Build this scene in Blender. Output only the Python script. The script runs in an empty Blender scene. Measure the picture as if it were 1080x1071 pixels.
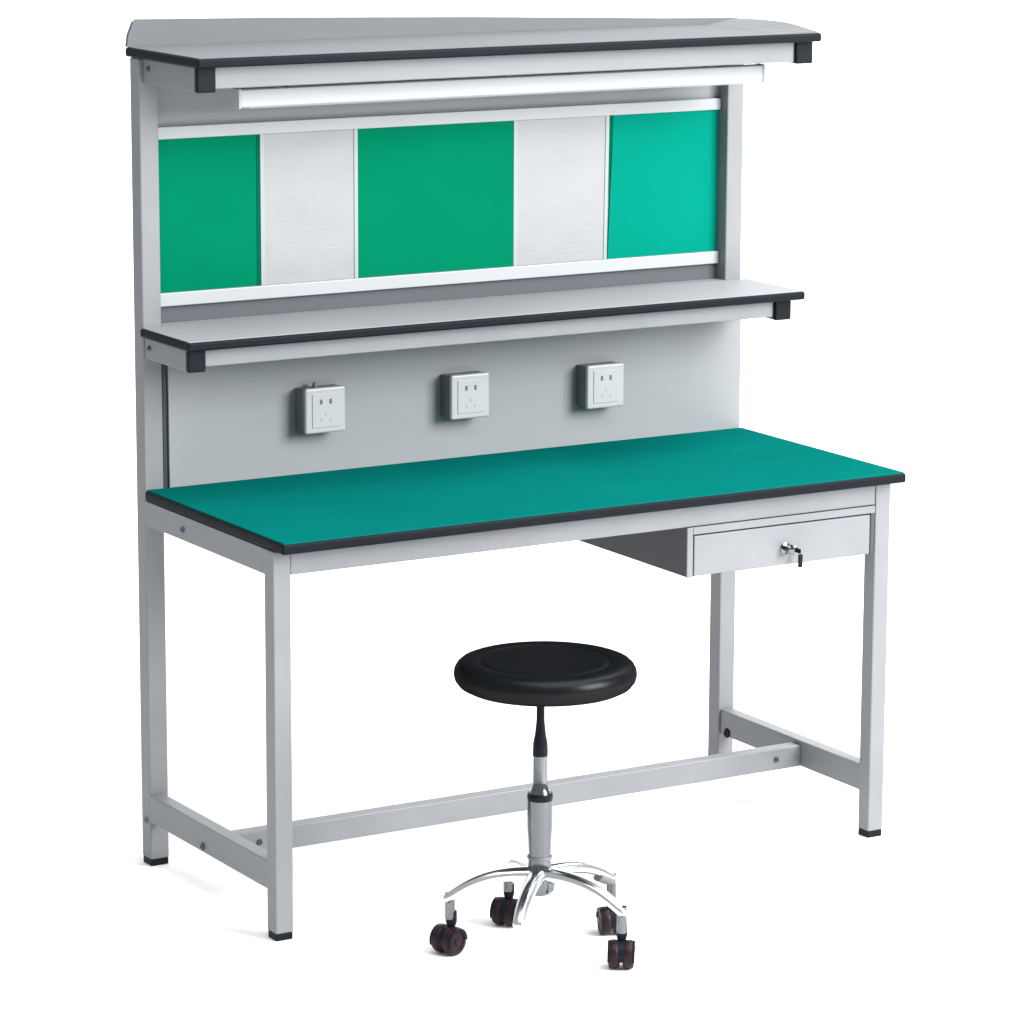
import bpy, bmesh, math, random
from mathutils import Vector, Matrix

random.seed(7)
S = bpy.context.scene
COL = S.collection
R = math.radians

# ------------------------------------------------------------------ materials
def mat(name, col, rough=0.45, metal=0.0, var=0.0, vscale=6.0, bump=0.0, bscale=300.0, spec=0.5, coat=0.0, rvar=0.0, stretch=None):
    m = bpy.data.materials.new(name); m.use_nodes = True
    nt = m.node_tree; b = nt.nodes['Principled BSDF']
    b.inputs['Base Color'].default_value = (*col, 1)
    b.inputs['Roughness'].default_value = rough
    b.inputs['Metallic'].default_value = metal
    b.inputs['Specular IOR Level'].default_value = spec
    b.inputs['Coat Weight'].default_value = coat
    tc = nt.nodes.new('ShaderNodeTexCoord')
    if var > 0:
        n = nt.nodes.new('ShaderNodeTexNoise'); n.inputs['Scale'].default_value = vscale
        n.inputs['Detail'].default_value = 5
        if stretch:
            mp = nt.nodes.new('ShaderNodeMapping'); mp.inputs['Scale'].default_value = stretch
            nt.links.new(tc.outputs['Object'], mp.inputs['Vector']); nt.links.new(mp.outputs[0], n.inputs['Vector'])
        else:
            nt.links.new(tc.outputs['Object'], n.inputs['Vector'])
        cr = nt.nodes.new('ShaderNodeMix'); cr.data_type = 'RGBA'
        cr.inputs[6].default_value = (*[c * (1 - var) for c in col], 1)
        cr.inputs[7].default_value = (*[min(1, c * (1 + var)) for c in col], 1)
        nt.links.new(n.outputs['Fac'], cr.inputs[0])
        nt.links.new(cr.outputs[2], b.inputs['Base Color'])
        if rvar > 0:
            mr = nt.nodes.new('ShaderNodeMapRange')
            mr.inputs[3].default_value = max(0, rough - rvar); mr.inputs[4].default_value = min(1, rough + rvar)
            nt.links.new(n.outputs['Fac'], mr.inputs[0]); nt.links.new(mr.outputs[0], b.inputs['Roughness'])
    if bump > 0:
        n2 = nt.nodes.new('ShaderNodeTexNoise'); n2.inputs['Scale'].default_value = bscale
        n2.inputs['Detail'].default_value = 3
        nt.links.new(tc.outputs['Object'], n2.inputs['Vector'])
        bp = nt.nodes.new('ShaderNodeBump'); bp.inputs['Strength'].default_value = bump
        bp.inputs['Distance'].default_value = 0.002
        nt.links.new(n2.outputs['Fac'], bp.inputs['Height']); nt.links.new(bp.outputs['Normal'], b.inputs['Normal'])
    return m

M = {}
M['paint'] = mat('grey_powder_coat', (0.1654, 0.1707, 0.1804), .45, var=.13, vscale=9, bump=.10, bscale=420, rvar=.10)
M['board'] = mat('pale_grey_laminate', (0.2508, 0.2557, 0.2650), .5, var=.05, vscale=4, rvar=.08, spec=.04)
M['top_board'] = mat('grey_laminate', (0.1346, 0.1390, 0.1453), .55, var=.05, vscale=4, rvar=.08, spec=.04)
M['wall_grey'] = mat('mid_grey_wall', (0.1077, 0.1126, 0.1190), .5, var=.06, vscale=4, spec=.2)
M['recess_shade'] = mat('dark_shade_strip', (0.0777, 0.0824, 0.0915), .55, var=.1, vscale=2, spec=.2)
M['carcass'] = mat('dark_grey_carcass', (0.0528, 0.0528, 0.0584), .5, var=.12, vscale=8, spec=.25)  # box set darker than the painted drawer front
M['panel'] = mat('grey_back_panel', (0.2172, 0.2283, 0.2382), .5, var=.05, vscale=3, bump=.05, bscale=250)
M['sheet'] = mat('white_board', (0.2639, 0.2719, 0.2776), .5, var=.08, vscale=1, stretch=(12, 12, 20), spec=.3)
M['white'] = mat('white_plastic', (0.3274, 0.3437, 0.3536), .35, var=.03)
M['trim'] = mat('pale_trim', (0.2558, 0.2917, 0.2891), .4, var=.02)
M['mat'] = mat('teal_rubber_mat', (0.0011, 0.1038, 0.0915), .55, var=.16, vscale=4.5, bump=.2, bscale=700, rvar=.06, spec=.0)
M['green'] = mat('green_sheet', (0.0009, 0.1390, 0.0695), .5, var=.12, vscale=5, bump=.1, bscale=200, spec=.0)
M['turq'] = mat('turquoise_sheet', (0.0013, 0.1830, 0.1285), .5, var=.07, vscale=5, bump=.1, bscale=200, spec=.0)
M['gdark'] = mat('green_sheet_edge', (0.0013, 0.0836, 0.0510), .5, var=.04, spec=.0)
M['edge'] = mat('black_edge_band', (0.0075, 0.0092, 0.0119), .45, var=.15, vscale=20, spec=.05)
M['cap'] = mat('black_plastic', (0.0070, 0.0084, 0.0113), .4, var=.15, vscale=30, spec=.08)
M['dark'] = mat('dark_grey_plastic', (0.1256, 0.1295, 0.1417), .5, var=.05)
M['hole'] = mat('socket_hole', (0.0774, 0.0810, 0.0845), .6)
M['gap_strip'] = mat('dark_gap_strip', (0.0141, 0.0176, 0.0211), .6)
M['chrome'] = mat('chrome', (0.6364, 0.6438, 0.6512), .20, 1.0, var=.04, vscale=20, rvar=.06)
M['tube'] = mat('streaked_chrome', (0.1408, 0.1492, 0.1584), .12, 1.0, var=.42, vscale=1.0, stretch=(95, 95, 1.5), rvar=.06)  # streaks put into the colour in place of reflections on the column
M['steel'] = mat('dull_steel', (0.2253, 0.2323, 0.2464), .3, 1.0, var=.1, vscale=30)
M['bolt'] = mat('dull_bolt', (.075, .078, .085), .4, .6, var=.1, vscale=40)
M['vinyl'] = mat('black_vinyl', (0.0038, 0.0044, 0.0051), .30, var=.2, vscale=12, bump=.10, bscale=350, spec=.03)
M['wheel'] = mat('maroon_black_wheel', (0.0169, 0.0063, 0.0099), .4, var=.2, vscale=20, spec=.15)
M['paper'] = mat('white_paper', (.90, .90, .90), .9, var=.004, spec=.1)

# the vinyl has a thin, even sheen
nt = M['vinyl'].node_tree; b = nt.nodes['Principled BSDF']; b.inputs['Specular IOR Level'].default_value = 0
g = nt.nodes.new('ShaderNodeBsdfGlossy'); g.inputs['Roughness'].default_value = .30; g.inputs['Color'].default_value = (1, 1, 1, 1)
for l in list(b.inputs['Normal'].links): nt.links.new(l.from_socket, g.inputs['Normal'])
mx = nt.nodes.new('ShaderNodeMixShader'); mx.inputs[0].default_value = .010
nt.links.new(b.outputs[0], mx.inputs[1]); nt.links.new(g.outputs[0], mx.inputs[2])
nt.links.new(mx.outputs[0], nt.nodes['Material Output'].inputs['Surface'])
# fine scuffs in the worktop mat
nt = M['mat'].node_tree; b = nt.nodes['Principled BSDF']
tc = nt.nodes.new('ShaderNodeTexCoord'); mp = nt.nodes.new('ShaderNodeMapping')
mp.inputs['Scale'].default_value = (14, 60, 10); mp.inputs['Rotation'].default_value = (0, 0, .5)
n3 = nt.nodes.new('ShaderNodeTexNoise'); n3.inputs['Scale'].default_value = 2; n3.inputs['Detail'].default_value = 8
cr = nt.nodes.new('ShaderNodeMapRange'); cr.inputs[1].default_value = .60; cr.inputs[2].default_value = .80; cr.inputs[4].default_value = .30
mi = nt.nodes.new('ShaderNodeMix'); mi.data_type = 'RGBA'; mi.inputs[7].default_value = (.016, .150, .135, 1)
old = b.inputs['Base Color'].links[0].from_socket
nt.links.new(tc.outputs['Object'], mp.inputs['Vector']); nt.links.new(mp.outputs[0], n3.inputs['Vector'])
nt.links.new(n3.outputs['Fac'], cr.inputs[0]); nt.links.new(cr.outputs[0], mi.inputs[0])
nt.links.new(old, mi.inputs[6]); nt.links.new(mi.outputs[2], b.inputs['Base Color'])

# ------------------------------------------------------------------ helpers
def link(name, bm, m, parent=None, smooth=False):
    me = bpy.data.meshes.new(name)
    bmesh.ops.recalc_face_normals(bm, faces=bm.faces)
    if smooth:
        for f in bm.faces: f.smooth = True
    bm.to_mesh(me); bm.free()
    for mm in (m if isinstance(m, (list, tuple)) else [m]): me.materials.append(mm)
    o = bpy.data.objects.new(name, me); COL.objects.link(o)
    if parent is not None:
        o.parent = parent
        o.matrix_parent_inverse = Matrix.Identity(4)
        w = parent
        off = Vector((0, 0, 0))
        while w is not None:
            off += w.location; w = w.parent
        o.location = -off                        # meshes are written in world coordinates
    return o

def add_box(bm, x0, x1, y0, y1, z0, z1, bev=.0015, seg=2):
    t = bmesh.new()
    bmesh.ops.create_cube(t, size=1)
    for v in t.verts:
        v.co = Vector(((x0 + x1) / 2 + v.co.x * (x1 - x0), (y0 + y1) / 2 + v.co.y * (y1 - y0), (z0 + z1) / 2 + v.co.z * (z1 - z0)))
    if bev > 0:
        bmesh.ops.bevel(t, geom=list(t.edges), offset=bev, segments=seg, profile=.5, affect='EDGES')
    merge(bm, t)

def merge(bm, t):
    me = bpy.data.meshes.new('tmp'); t.to_mesh(me); t.free(); bm.from_mesh(me); bpy.data.meshes.remove(me)

def box(name, m, parent, x0, x1, y0, y1, z0, z1, bev=.0015, seg=2):
    bm = bmesh.new(); add_box(bm, x0, x1, y0, y1, z0, z1, bev, seg)
    return link(name, bm, m, parent)

def add_prism(bm, pts, axis, a, b, bev=0, seg=2):
    """polygon pts (2-D) extruded along axis between a and b; 2-D axes are the two others in order"""
    t = bmesh.new()
    def P(u, v, w):
        l = [u, v]; l.insert(axis, w); return Vector(l)
    lo = [t.verts.new(P(u, v, a)) for u, v in pts]; hi = [t.verts.new(P(u, v, b)) for u, v in pts]
    t.faces.new(lo); t.faces.new(hi[::-1])
    n = len(pts)
    for i in range(n): t.faces.new((lo[i], lo[(i + 1) % n], hi[(i + 1) % n], hi[i]))
    bmesh.ops.recalc_face_normals(t, faces=t.faces)
    if bev > 0: bmesh.ops.bevel(t, geom=list(t.edges), offset=bev, segments=seg, profile=.5, affect='EDGES')
    merge(bm, t)

def prism(name, m, parent, pts, axis, a, b, bev=0, seg=2):
    bm = bmesh.new(); add_prism(bm, pts, axis, a, b, bev, seg); return link(name, bm, m, parent)

def add_lathe(bm, prof, c, n=48, axis='Z'):
    rings = []
    for r, h in prof:
        ring = []
        for k in range(n):
            a = 2 * math.pi * k / n; p = (r * math.cos(a), r * math.sin(a), h)
            if axis == 'Y': p = (p[0], -p[2], p[1])
            if axis == 'X': p = (p[2], p[0], p[1])
            ring.append(bm.verts.new(Vector(c) + Vector(p)))
        rings.append(ring)
    for a, b in zip(rings, rings[1:]):
        for k in range(n): bm.faces.new((a[k], a[(k + 1) % n], b[(k + 1) % n], b[k]))
    bm.faces.new(rings[0][::-1]); bm.faces.new(rings[-1])

def smooth_by_angle(o, ang=35):
    me = o.data
    for p in me.polygons: p.use_smooth = True
    bm = bmesh.new(); bm.from_mesh(me)
    for e in bm.edges:
        if len(e.link_faces) == 2 and e.calc_face_angle(0) > R(ang): e.smooth = False
    bm.to_mesh(me); bm.free()
    return o

def lathe(name, m, parent, prof, c, n=48, axis='Z', ang=35):
    bm = bmesh.new(); add_lathe(bm, prof, c, n, axis)
    return smooth_by_angle(link(name, bm, m, parent), ang)

def sweep(bm, path, sizes, n=16, side=None):
    """tube with elliptical sections: sizes = (half width, half height)"""
    rings = []
    for i, p in enumerate(path):
        p = Vector(p)
        t = (Vector(path[min(i + 1, len(path) - 1)]) - Vector(path[max(i - 1, 0)])).normalized()
        s = side.normalized() if side is not None else t.cross(Vector((0, 0, 1))).normalized()
        u = s.cross(t).normalized()
        w, h = sizes[i]
        rings.append([bm.verts.new(p + s * (w * math.cos(2 * math.pi * k / n)) + u * (h * math.sin(2 * math.pi * k / n))) for k in range(n)])
    for a, b in zip(rings, rings[1:]):
        for k in range(n): bm.faces.new((a[k], a[(k + 1) % n], b[(k + 1) % n], b[k]))
    bm.faces.new(rings[0][::-1]); bm.faces.new(rings[-1])

def thing(name, label, cat, loc):
    o = bpy.data.objects.new(name, None); COL.objects.link(o)
    o.location = loc; o.empty_display_size = .1
    o['label'] = label; o['category'] = cat
    return o

# ------------------------------------------------------------------ setting: a white paper sweep
def backdrop():
    bm = bmesh.new()
    prof = [(-7.5, 0), (2.6, 0)]
    for k in range(1, 25):
        a = R(90 * k / 24); prof.append((2.6 + 1.8 * math.sin(a), 1.8 - 1.8 * math.cos(a)))
    prof.append((4.4, 5.5))
    rows = []
    yaw = R(-30.7)
    for d, z in prof:
        row = []
        for s in (-4.5, 4.5):
            x = .75 + s * math.cos(yaw) - d * math.sin(yaw); y = .2 + s * math.sin(yaw) + d * math.cos(yaw)
            row.append(bm.verts.new((x, y, z)))
        rows.append(row)
    for a, b in zip(rows, rows[1:]): bm.faces.new((a[0], a[1], b[1], b[0]))
    o = link('floor', bm, M['paper'], smooth=True)
    o['kind'] = 'structure'; o['label'] = 'seamless white studio floor curving up behind the workbench'
backdrop()

# ------------------------------------------------------------------ workbench
W, D, H = 1.395, .5856, .76
FL, LW = .0375, .0365          # front leg face, leg width
PW = .0401                     # post width
B = thing('workbench', 'pale grey steel workbench with a teal green top, one drawer and two overhead shelves', 'workbench', (W / 2, .3, 0))

# front legs
def leg(x0):
    o = box('leg', M['paint'], B, x0, x0 + LW, FL, FL + LW, .014, .7385, .003, 3)
    prism('foot_cap', M['cap'], o, [(x0 + .001, FL + .001), (x0 + LW - .001, FL + .001), (x0 + LW - .001, FL + LW - .001), (x0 + .001, FL + LW - .001)], 2, 0, .0155, .002)
leg(-.0018); leg(1.348)
# rear posts carry the shelves
def post(x0):
    o = box('post', M['paint'], B, x0, x0 + PW, D, D + PW, .014, 1.5915, .003, 3)
    prism('foot_cap', M['cap'], o, [(x0 + .001, D + .001), (x0 + PW - .001, D + .001), (x0 + PW - .001, D + PW - .001), (x0 + .001, D + PW - .001)], 2, 0, .0155, .002)
    return o
PL, PR = .0018, 1.3468
pl = post(PL); pr = post(PR)

# tabletop
t = box('tabletop', M['edge'], B, 0, W, 0, D - .0002, .739, .7583, .005, 4)
prism('mat', M['mat'], t, [(.004, .004), (W - .004, .004), (W - .004, D - .0052), (.004, D - .0052)], 2, .7560, .7603, .0008)

# frame under the top
box('front_apron', M['paint'], B, -.0018 + LW + .0005, 1.3475, FL + .002, FL + .032, .692, .7383, .002)
box('rear_apron', M['paint'], B, PL + PW + .0005, PR - .0005, D + .005, D + .035, .692, .7383, .002)
def side_frame(x0, sgn):
    a = box('side_apron', M['paint'], B, x0, x0 + .030, FL + LW + .0005, D - .0005, .690, .7383, .002)
    s = box('side_stretcher', M['paint'], B, x0, x0 + .030, FL + LW + .0005, D - .0005, .092, .147, .002)
    return a, s
aL, sL = side_frame(.0005, 1)
aR, sR = side_frame(1.352, -1)
ls = box('long_stretcher', M['paint'], B, .031, 1.3515, .285, .315, .092, .138, .002)
def bolt(parent, c, axis, r=.006, h=.004, m='bolt'):
    prof = [(r * 1.0, 0), (r * 1.0, h * .5), (r * .8, h), (r * .45, h), (r * .42, h * .5), (.0004, h * .5)]
    if axis == '-X':
        prof = [(a, -b) for a, b in prof]; axis = 'X'
    return lathe('bolt', M[m], parent, prof, c, 20, axis)
bolt(aL, (.0005, .416, .712), '-X')
bolt(sL, (.0005, .347, .104), '-X', .0075)
bolt(pl, (PL, D + .018, .092), '-X', .0065, m='dark')
bolt(sR, (1.352, .558, .1005), '-X', .0105, m='cap')
bolt(ls, (.09, .285, .115), 'Y', .006)
bolt(ls, (1.29, .285, .115), 'Y', .006)

# drawer and its box
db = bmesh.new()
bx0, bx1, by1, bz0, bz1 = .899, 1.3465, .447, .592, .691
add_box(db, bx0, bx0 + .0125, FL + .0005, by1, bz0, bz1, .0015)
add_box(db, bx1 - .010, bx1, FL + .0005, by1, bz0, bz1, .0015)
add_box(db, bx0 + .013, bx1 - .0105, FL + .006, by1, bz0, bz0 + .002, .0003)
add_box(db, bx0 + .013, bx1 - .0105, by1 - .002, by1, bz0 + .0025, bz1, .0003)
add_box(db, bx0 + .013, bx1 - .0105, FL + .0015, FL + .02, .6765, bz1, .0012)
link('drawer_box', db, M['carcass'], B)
fb = bmesh.new()
add_box(fb, bx0 - .0006, bx0 + .0125, FL - .0006, FL + .003, bz0 - .0005, bz1, .001)
add_box(fb, bx0 + .013, bx1 - .0005, FL - .0006, FL + .0014, .6765, bz1, .0006)
link('drawer_surround', fb, M['paint'], B)
dr = box('drawer', M['paint'], B, .9145, 1.3345, FL - .0005, FL + .014, .5935, .6735, .002, 3)
KX = 1.129
# handle: small ring pull plate with a turned knob, then the lock with its key hanging under it
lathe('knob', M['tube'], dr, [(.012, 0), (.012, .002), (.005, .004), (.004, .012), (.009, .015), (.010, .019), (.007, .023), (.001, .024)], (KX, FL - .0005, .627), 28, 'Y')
bm = bmesh.new(); add_lathe(bm, [(.008, 0), (.008, .003), (.0055, .004), (.001, .004)], (KX + .022, FL - .0005, .622), 24, 'Y')
lk = smooth_by_angle(link('lock', bm, M['steel'], dr))
bm = bmesh.new()
add_box(bm, KX + .0205, KX + .0235, FL - .022, FL - .0045, .6175, .6265, .0006)
add_box(bm, KX + .0175, KX + .0265, FL - .0245, FL - .0195, .590, .6165, .0015)
link('key', bm, M['cap'], dr)

# lower back panel with a dark strip in the gap on the left
lp = box('back_panel', M['panel'], B, .0525, PR + PW - .0006, D - .0046, D - .0006, .7530, 1.0165, .0008)
box('gap_strip', M['gap_strip'], lp, PL + PW + .0003, .062, D + .0004, D + .010, .7530, 1.058, .0005)

# power sockets
def socket(xc, zc, dot=False):
    s = box('power_socket', M['dark'], B, xc - .0455, xc + .043, .551, D - .0048, zc - .043, zc + .043, .003, 3)
    f = box('faceplate', M['white'], s, xc - .0445, xc + .0445, .538, .5508, zc - .0455, zc + .0455, .004, 3)
    bm = bmesh.new(); add_box(bm, xc - .030, xc + .030, .5365, .539, zc - .034, zc + .034, .001)
    link('insert', bm, M['white'], s)
    for dx in (-.0105, .0105):
        box('slot', M['hole'], s, xc + dx - .0028, xc + dx + .0028, .5361, .5375, zc + .0125, zc + .0225, .0003)
    sl = mat_slot
    bm = bmesh.new()
    add_box(bm, xc - .0012, xc + .0012, .5362, .5375, zc - .012, zc - .004, .0002)
    for sg in (-1, 1):
        t = bmesh.new(); add_box(t, -.0012, .0012, .5362, .5375, -.004, .004, .0002)
        bmesh.ops.rotate(t, cent=(0, 0, 0), matrix=Matrix.Rotation(R(30 * sg), 3, 'Y'), verts=t.verts)
        bmesh.ops.translate(t, vec=(xc + .010 * sg, 0, zc - .019), verts=t.verts); merge(bm, t)
    link('earthed_slot', bm, sl, s)
    if dot: lathe('cable_gland', M['dark'], s, [(.005, .043), (.005, .050), (.004, .053), (.001, .0535)], (xc - .012, .560, zc), 16)
mat_slot = mat('socket_slot', (0.2323, 0.2394, 0.2464), .5)
socket(.3725, .8915, True); socket(.702, .8915); socket(1.0235, .8855)

# shelves: board with black edge band, grey laminate on top, arms with black end caps, front rail
def shelf(z, t, x0, x1, yf, yb, tab, lam='board'):
    e = box('shelf', M['edge'], B, x0, x1, yf, yb, z - t, z - .0012, .0045, 4)
    if tab:
        pts = [(x0 + .004, yf + .004), (x1 - .004, yf + .004), (x1 - .004, yb - .002), (PR - .001, yb - .002), (PR - .001, D + .036),
               (PL + PW + .001, D + .036), (PL + PW + .001, yb - .002), (x0 + .004, yb - .002)]
    else:
        pts = [(x0 + .004, yf + .004), (x1 - .004, yf + .004), (x1 - .004, yb - .004), (x0 + .004, yb - .004)]
    prism('laminate', M[lam], e, pts, 2, z - .004, z)
    return e
def arm(x0, x1, yf, yb, z0, z1):
    a = box('shelf_arm', M['paint'], B, x0, x1, yf + .0135, yb, z0, z1, .002)
    box('end_cap', M['cap'], a, x0 - .0008, x1 + .0008, yf, yf + .013, z0 - .0008, z1 + .0006, .003, 3)
    return a
# middle shelf
Z2, Y2 = 1.0775, .3713
shelf(Z2, .0183, -.0051, 1.4028, Y2, D - .0008, True)
a2 = arm(.005, .040, .390, D - .0004, 1.017, 1.0588)
arm(1.343, 1.380, .390, D - .0004, 1.018, 1.0588)
box('front_rail', M['paint'], B, .0405, 1.3425, .399, .424, 1.024, 1.0588, .002)
bolt(a2, (.005, .562, 1.040), '-X', .005)
# top shelf
Z3, Y3 = 1.6106, .3214
shelf(Z3, .0185, -.0019, 1.3956, Y3, .6385, False, 'top_board')
a3 = arm(.011, .048, .350, D - .0004, 1.545, 1.5918)
arm(1.3545, 1.3935, .350, D - .0004, 1.547, 1.5918)
box('front_rail', M['paint'], B, .0485, 1.354, .358, .384, 1.550, 1.5918, .002)
bolt(a3, (.011, .560, 1.574), '-X', .005)
# strip standing in for background wall behind the shelf, taller at its left end
bm = bmesh.new()
add_prism(bm, [(-.0012, Z3 + .0002), (.002, Z3 + .022), (.012, Z3 + .046), (.021, Z3 + .0515), (.339, 1.6552), (.765, 1.6425), (1.218, 1.6255), (1.3945, Z3 + .0100), (1.3945, Z3 + .0002)], 1, .629, .638)
rl = []                                          # lip of the same strip, sloped so its face shades like the shelf top
for y, h in [(.6286, .0100), (.575, .0118), (.518, .0130), (.455, .0128), (.415, .0100), (.375, .0055), (.335, .0008)]:
    rl.append([bm.verts.new((x, y, z)) for x, z in ((1.300, Z3 + .0002), (1.3945, Z3 + h), (1.3945, Z3 + .0002))])
for a, b in zip(rl, rl[1:]):
    for k in range(3): bm.faces.new((a[k], a[(k + 1) % 3], b[(k + 1) % 3], b[k]))
bm.faces.new(rl[0]); bm.faces.new(rl[-1][::-1])
link('wall_remnant', bm, M['wall_grey'], B)

# lamp housing under the top shelf
lb = bmesh.new()
add_prism(lb, [(.4225, 1.508), (.4235, 1.5385), (.426, 1.541), (.444, 1.541), (.4465, 1.5385), (.4475, 1.508), (.444, 1.505), (.426, 1.505)], 0, .137, 1.3215)
lf = link('light_fixture', lb, M['white'], B)
for x0, x1 in ((.131, .1365), (1.322, 1.3275)):
    box('end_plate', M['white'], lf, x0, x1, .4215, .4485, 1.504, 1.542, .0015)
for x in (.25, .73, 1.2):
    box('hanger', M['paint'], lf, x - .012, x + .012, .428, .442, 1.5415, 1.5918, .001)
bm = bmesh.new()
add_prism(bm, [(.429, 1.5049), (.441, 1.5049), (.439, 1.5030), (.431, 1.5030)], 0, .160, 1.298)
link('diffuser', bm, M['white'], lf)

# upper back: grey sheet, white label rails, three green sheets, two white boards
YP = .6165
bp = box('back_sheet', M['panel'], B, PL + PW + .0004, PR - .0004, YP + .004, YP + .007, 1.060, 1.5915, .0006)
box('shade_strip', M['recess_shade'], bp, PL + PW + .0012, PR - .0012, YP + .0015, YP + .0036, 1.0785, 1.110, .0004)  # added dark strip; its colour stands in for shade below the rail
ur = box('label_rail', M['white'], B, PL + PW + .0006, PR - .0012, YP - .008, YP + .0038, 1.4335, 1.4575, .0015)
lr = box('label_rail', M['white'], B, PL + PW + .0006, PR - .0012, YP - .008, YP + .0038, 1.1105, 1.1365, .0015)
def sheet(name, m, pts, th=.0035):
    return prism(name, M[m], B, pts, 1, YP, YP + th)
zt, zb = 1.4333, 1.1367
g1 = sheet('sign_sheet', 'green', [(PL + PW + .001, zb), (.2635, zb), (.2645, zt), (PL + PW + .001, zt)])
prism('edge_strip', M['gdark'], g1, [(.2640, zb), (.2715, zb), (.2725, zt), (.2650, zt)], 1, YP - .0005, YP + .003)
g2 = sheet('sign_sheet', 'green', [(.489, zb), (.8465, zb), (.8505, 1.39), (.8545, zt), (.489, zt)])
g3 = sheet('sign_sheet', 'turq', [(1.074, zb), (PR - .001, zb), (PR - .001, zt), (1.086, zt)])
g3['label'] = 'turquoise sheet at the right end, bluer than the two green ones'
prism('edge_strip', M['gdark'], g3, [(1.072, 1.25), (1.0735, 1.25), (1.0855, zt), (1.0760, zt)], 1, YP - .0005, YP + .003)
def white_board(x0, x1, xt1):
    bm = bmesh.new()
    add_prism(bm, [(x0, zb), (x1, zb), (xt1, zt), (x0, zt)], 1, YP + .0006, YP + .0036)
    # faint pressed ridges across the board
    z = zb + .022
    while z < zt - .015:
        a = x0 + .024 + random.uniform(0, .02); b = x1 - .022 - random.uniform(0, .03)
        add_prism(bm, [(YP + .0012, z - .0020), (YP + .0003, z), (YP + .0012, z + .0028)], 0, a, b)
        z += .0205
    o = link('white_board', bm, M['sheet'], B)
    prism('edge_trim', M['trim'], o, [(x0 - .0010, zb), (x0 + .0075, zb), (x0 + .0075, zt), (x0 - .0010, zt)], 1, YP - .001, YP + .0028)
    prism('edge_trim', M['trim'], o, [(x1 - .0080, zb), (x1 - .0002, zb), (xt1 - .0002, zt), (xt1 - .0080, zt)], 1, YP - .001, YP + .0028)
white_board(.2740, .4885, .4885)
white_board(.8485, 1.0715, 1.0755)

# ------------------------------------------------------------------ stool
GX, GY = .3905, -.2555
T = thing('swivel_stool', 'round black padded swivel stool with a chrome column on castors, in front of the workbench', 'stool', (GX, GY, 0))
sx, sy = GX + .009, GY - .001
seat_prof = [(.001, .5005), (.030, .4990), (.090, .4985), (.128, .4990), (.146, .5020), (.1575, .5080), (.1640, .5165), (.1665, .5260), (.1655, .5350),
             (.1615, .5430), (.1550, .5490), (.1470, .5520), (.1370, .5525), (.1250, .5518), (.1205, .5508), (.1188, .5490), (.1170, .5490), (.1150, .5508), (.1050, .5509), (.080, .5507), (.040, .5510), (.001, .5511)]
lathe('seat', M['vinyl'], T, seat_prof, (sx, sy, 0), 96, ang=80)
lathe('seat_plate', M['cap'], T, [(.001, .4995), (.060, .4995), (.060, .4945), (.050, .4920), (.020, .4850), (.0135, .4700), (.001, .4700)][::-1], (GX, GY, 0), 40)
lathe('gas_spring', M['cap'], T, [(.001, .472), (.0075, .472), (.0075, .440), (.0100, .415), (.0132, .398), (.0138, .384), (.0138, .374), (.001, .374)][::-1], (GX, GY, 0), 32)
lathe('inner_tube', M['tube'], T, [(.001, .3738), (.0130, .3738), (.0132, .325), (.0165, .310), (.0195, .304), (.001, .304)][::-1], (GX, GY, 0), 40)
lathe('collar', M['cap'], T, [(.001, .3038), (.0222, .3038), (.0236, .301), (.0236, .2935), (.0225, .291), (.001, .291)][::-1], (GX, GY, 0), 40)
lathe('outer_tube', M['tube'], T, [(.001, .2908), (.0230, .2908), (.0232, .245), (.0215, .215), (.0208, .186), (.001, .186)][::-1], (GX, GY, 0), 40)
lathe('lower_collar', M['dark'], T, [(.001, .1858), (.0225, .1858), (.0235, .183), (.0225, .1795), (.001, .1795)][::-1], (GX, GY, 0), 40)
lathe('hub', M['tube'], T, [(.001, .1793), (.0205, .1793), (.0215, .165), (.0270, .150), (.0290, .135), (.0270, .120), (.0200, .113), (.001, .113)][::-1], (GX, GY, 0), 40)

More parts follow.
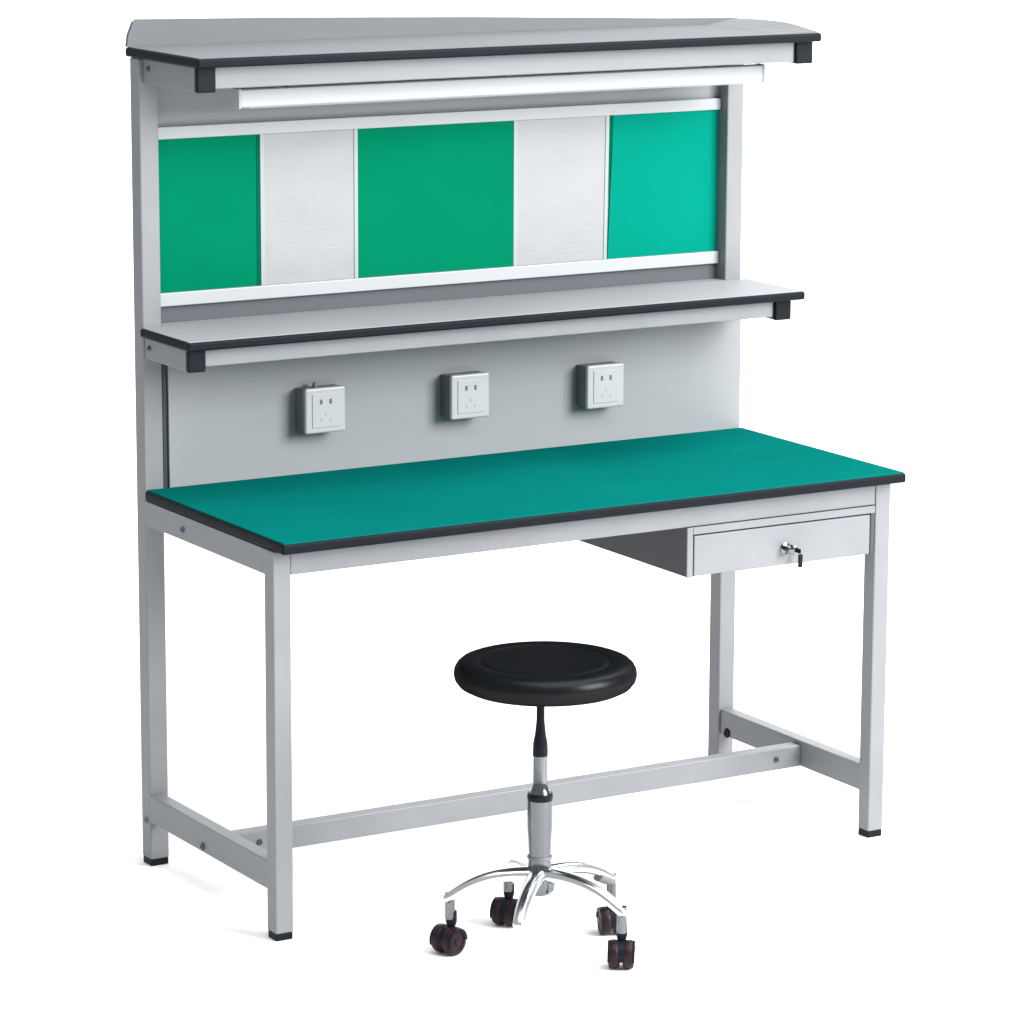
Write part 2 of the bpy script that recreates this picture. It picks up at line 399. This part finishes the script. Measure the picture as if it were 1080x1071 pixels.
CA = [(.2419, -.1791), (.4210, -.0878), (.5632, -.2300), (.4719, -.4091), (.2734, -.3776)]
def castor(x, y, turn):
    d = Vector((math.cos(turn), math.sin(turn), 0)); s = Vector((-d.y, d.x, 0))
    c = Vector((x, y, .0265))
    # hood between the two wheels, with stem
    bm = bmesh.new()
    pts = []
    for k in range(13):
        a = R(-20 + 200 * k / 12); pts.append((.0255 * math.cos(a), .0255 * math.sin(a)))
    inner = [(.018 * math.cos(R(180 - 200 * k / 12)), .018 * math.sin(R(180 - 200 * k / 12))) for k in range(13)]
    ring = pts + inner
    def P(u, v, w): return c + d * u + Vector((0, 0, v)) + s * w
    lo = [bm.verts.new(P(u, v, -.0245)) for u, v in ring]; hi = [bm.verts.new(P(u, v, .0245)) for u, v in ring]
    n = len(ring)
    for i in range(12):
        bm.faces.new((lo[i], lo[i + 1], lo[n - 2 - i], lo[n - 1 - i])); bm.faces.new((hi[i + 1], hi[i], hi[n - 1 - i], hi[n - 2 - i]))
    for i in range(n): bm.faces.new((lo[i], lo[(i + 1) % n], hi[(i + 1) % n], hi[i]))
    add_lathe(bm, [(.0065, -.002), (.0105, .012), (.0105, .030), (.0070, .034), (.0055, .046)], c + Vector((0, 0, .022)) - d * .008, 20)
    o = smooth_by_angle(link('castor', bm, M['cap'], T), 40)
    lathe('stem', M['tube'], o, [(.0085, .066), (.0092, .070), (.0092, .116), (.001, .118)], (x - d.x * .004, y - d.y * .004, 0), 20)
    for w in (-1, 1):
        bm = bmesh.new()
        prof = [(.001, .003), (.014, .003), (.022, .003), (.0255, .006), (.0265, .010), (.0265, .018), (.0240, .0225), (.0170, .0238), (.0165, .0222), (.008, .0222), (.007, .0242), (.001, .0245)]
        add_lathe(bm, [(r, h * w) for r, h in prof], (0, 0, 0), 36)
        rot = Matrix((( d.x, 0, s.x), (d.y, 0, s.y), (0, 1, 0))).to_3x3()
        for v in bm.verts: v.co = c + rot @ v.co
        smooth_by_angle(link('wheel', bm, M['wheel'], o), 40)
for i, (x, y) in enumerate(CA):
    v = Vector((x - GX, y - GY, 0)); L = v.length; v.normalize()
    path, sz = [], []
    for k in range(17):
        u = k / 16
        r = .012 + (L - .012 + .004) * u
        z = .150 - .030 * u - .016 * u ** 4 + .010 * math.sin(math.pi * u)
        path.append((GX + v.x * r, GY + v.y * r, z)); sz.append((.0175 - .0065 * u, .0145 - .0055 * u))
    for f in (.5,): 
        path.append((GX + v.x * (L + .008), GY + v.y * (L + .008), path[-1][2] - .003)); sz.append((.006, .004))
    bm = bmesh.new(); sweep(bm, path, sz, 18)
    arm_ = smooth_by_angle(link('base_arm', bm, M['chrome'], T), 60)
    if i in (1, 2):
        bm = bmesh.new()
        q = [(GX + v.x * (L + e), GY + v.y * (L + e), path[16][2] + .002 - .12 * max(0, e)) for e in (-.034, -.020, -.006, .004, .010)]
        q[0] = (q[0][0], q[0][1], path[14][2] + .001); q[1] = (q[1][0], q[1][1], path[15][2] + .001)
        sweep(bm, q, [(.0126, .0106), (.0129, .0110), (.0126, .0106), (.0105, .0085), (.0050, .0040)], 18)
        smooth_by_angle(link('reflection_tip', bm, M['dark'], arm_), 60)  # dark end put in for dark reflections on the chrome arm
    if i < 4:
        castor(x + v.x * .0 + .0, y, [R(200), R(215), R(250), R(235)][i])

# ------------------------------------------------------------------ light
w = bpy.data.worlds.new('World'); S.world = w; w.use_nodes = True
bg = w.node_tree.nodes['Background']
bg.inputs['Color'].default_value = (.93, .97, 1, 1); bg.inputs['Strength'].default_value = .45

def area(name, loc, target, sx, sy, power, col=(1, 1, 1), spread=180):
    l = bpy.data.lights.new(name, 'AREA'); l.shape = 'RECTANGLE'; l.size = sx; l.size_y = sy
    l.energy = power; l.color = col; l.spread = R(spread)
    o = bpy.data.objects.new(name, l); COL.objects.link(o); o.location = loc
    o.rotation_euler = (Vector(target) - Vector(loc)).to_track_quat('-Z', 'Y').to_euler()
    return o
area('overhead_fill', (.9, -1.5, 4.6), (.9, -.2, 0), 4.5, 3.6, 190)  # unseen lamp added to whiten the floor and light the shelf tops
area('key_softbox', (3.6, -4.6, 3.3), (.8, .2, .7), 3.2, 3.0, 570)
area('backdrop_fill', (4.6, .6, 4.8), (3.2, 4.6, 1.2), 3.5, 1.5, 150)  # unseen lamp added to overexpose the white sweep

# ------------------------------------------------------------------ camera
cam = bpy.data.cameras.new('camera'); co = bpy.data.objects.new('camera', cam); COL.objects.link(co)
cr, cu, cf = Vector((.85999709, -.51028338, .0039837)), Vector((.09810, .17297, .98003)), Vector((.50078163, .84243138, -.19881429))
mm = Matrix((cr, cu, -cf)).transposed().to_4x4(); mm.translation = (-3.01668736, -5.88276651, 2.16861369)
co.matrix_world = mm
cam.sensor_fit = 'HORIZONTAL'; cam.sensor_width = 36; cam.lens = 3942.97 * 36 / 1080
cam.clip_end = 200
S.camera = co
S.render.resolution_x, S.render.resolution_y = 1024, 1015
vs = S.view_settings
S.display_settings.display_device = 'sRGB'
vs.view_transform = 'Standard'; vs.look = 'None'; vs.exposure = .5; vs.gamma = 1; vs.use_curve_mapping = False
S.render.engine = 'CYCLES'
S.cycles.use_denoising = True
S.cycles.max_bounces = 8
S.cycles.sample_clamp_indirect = 8
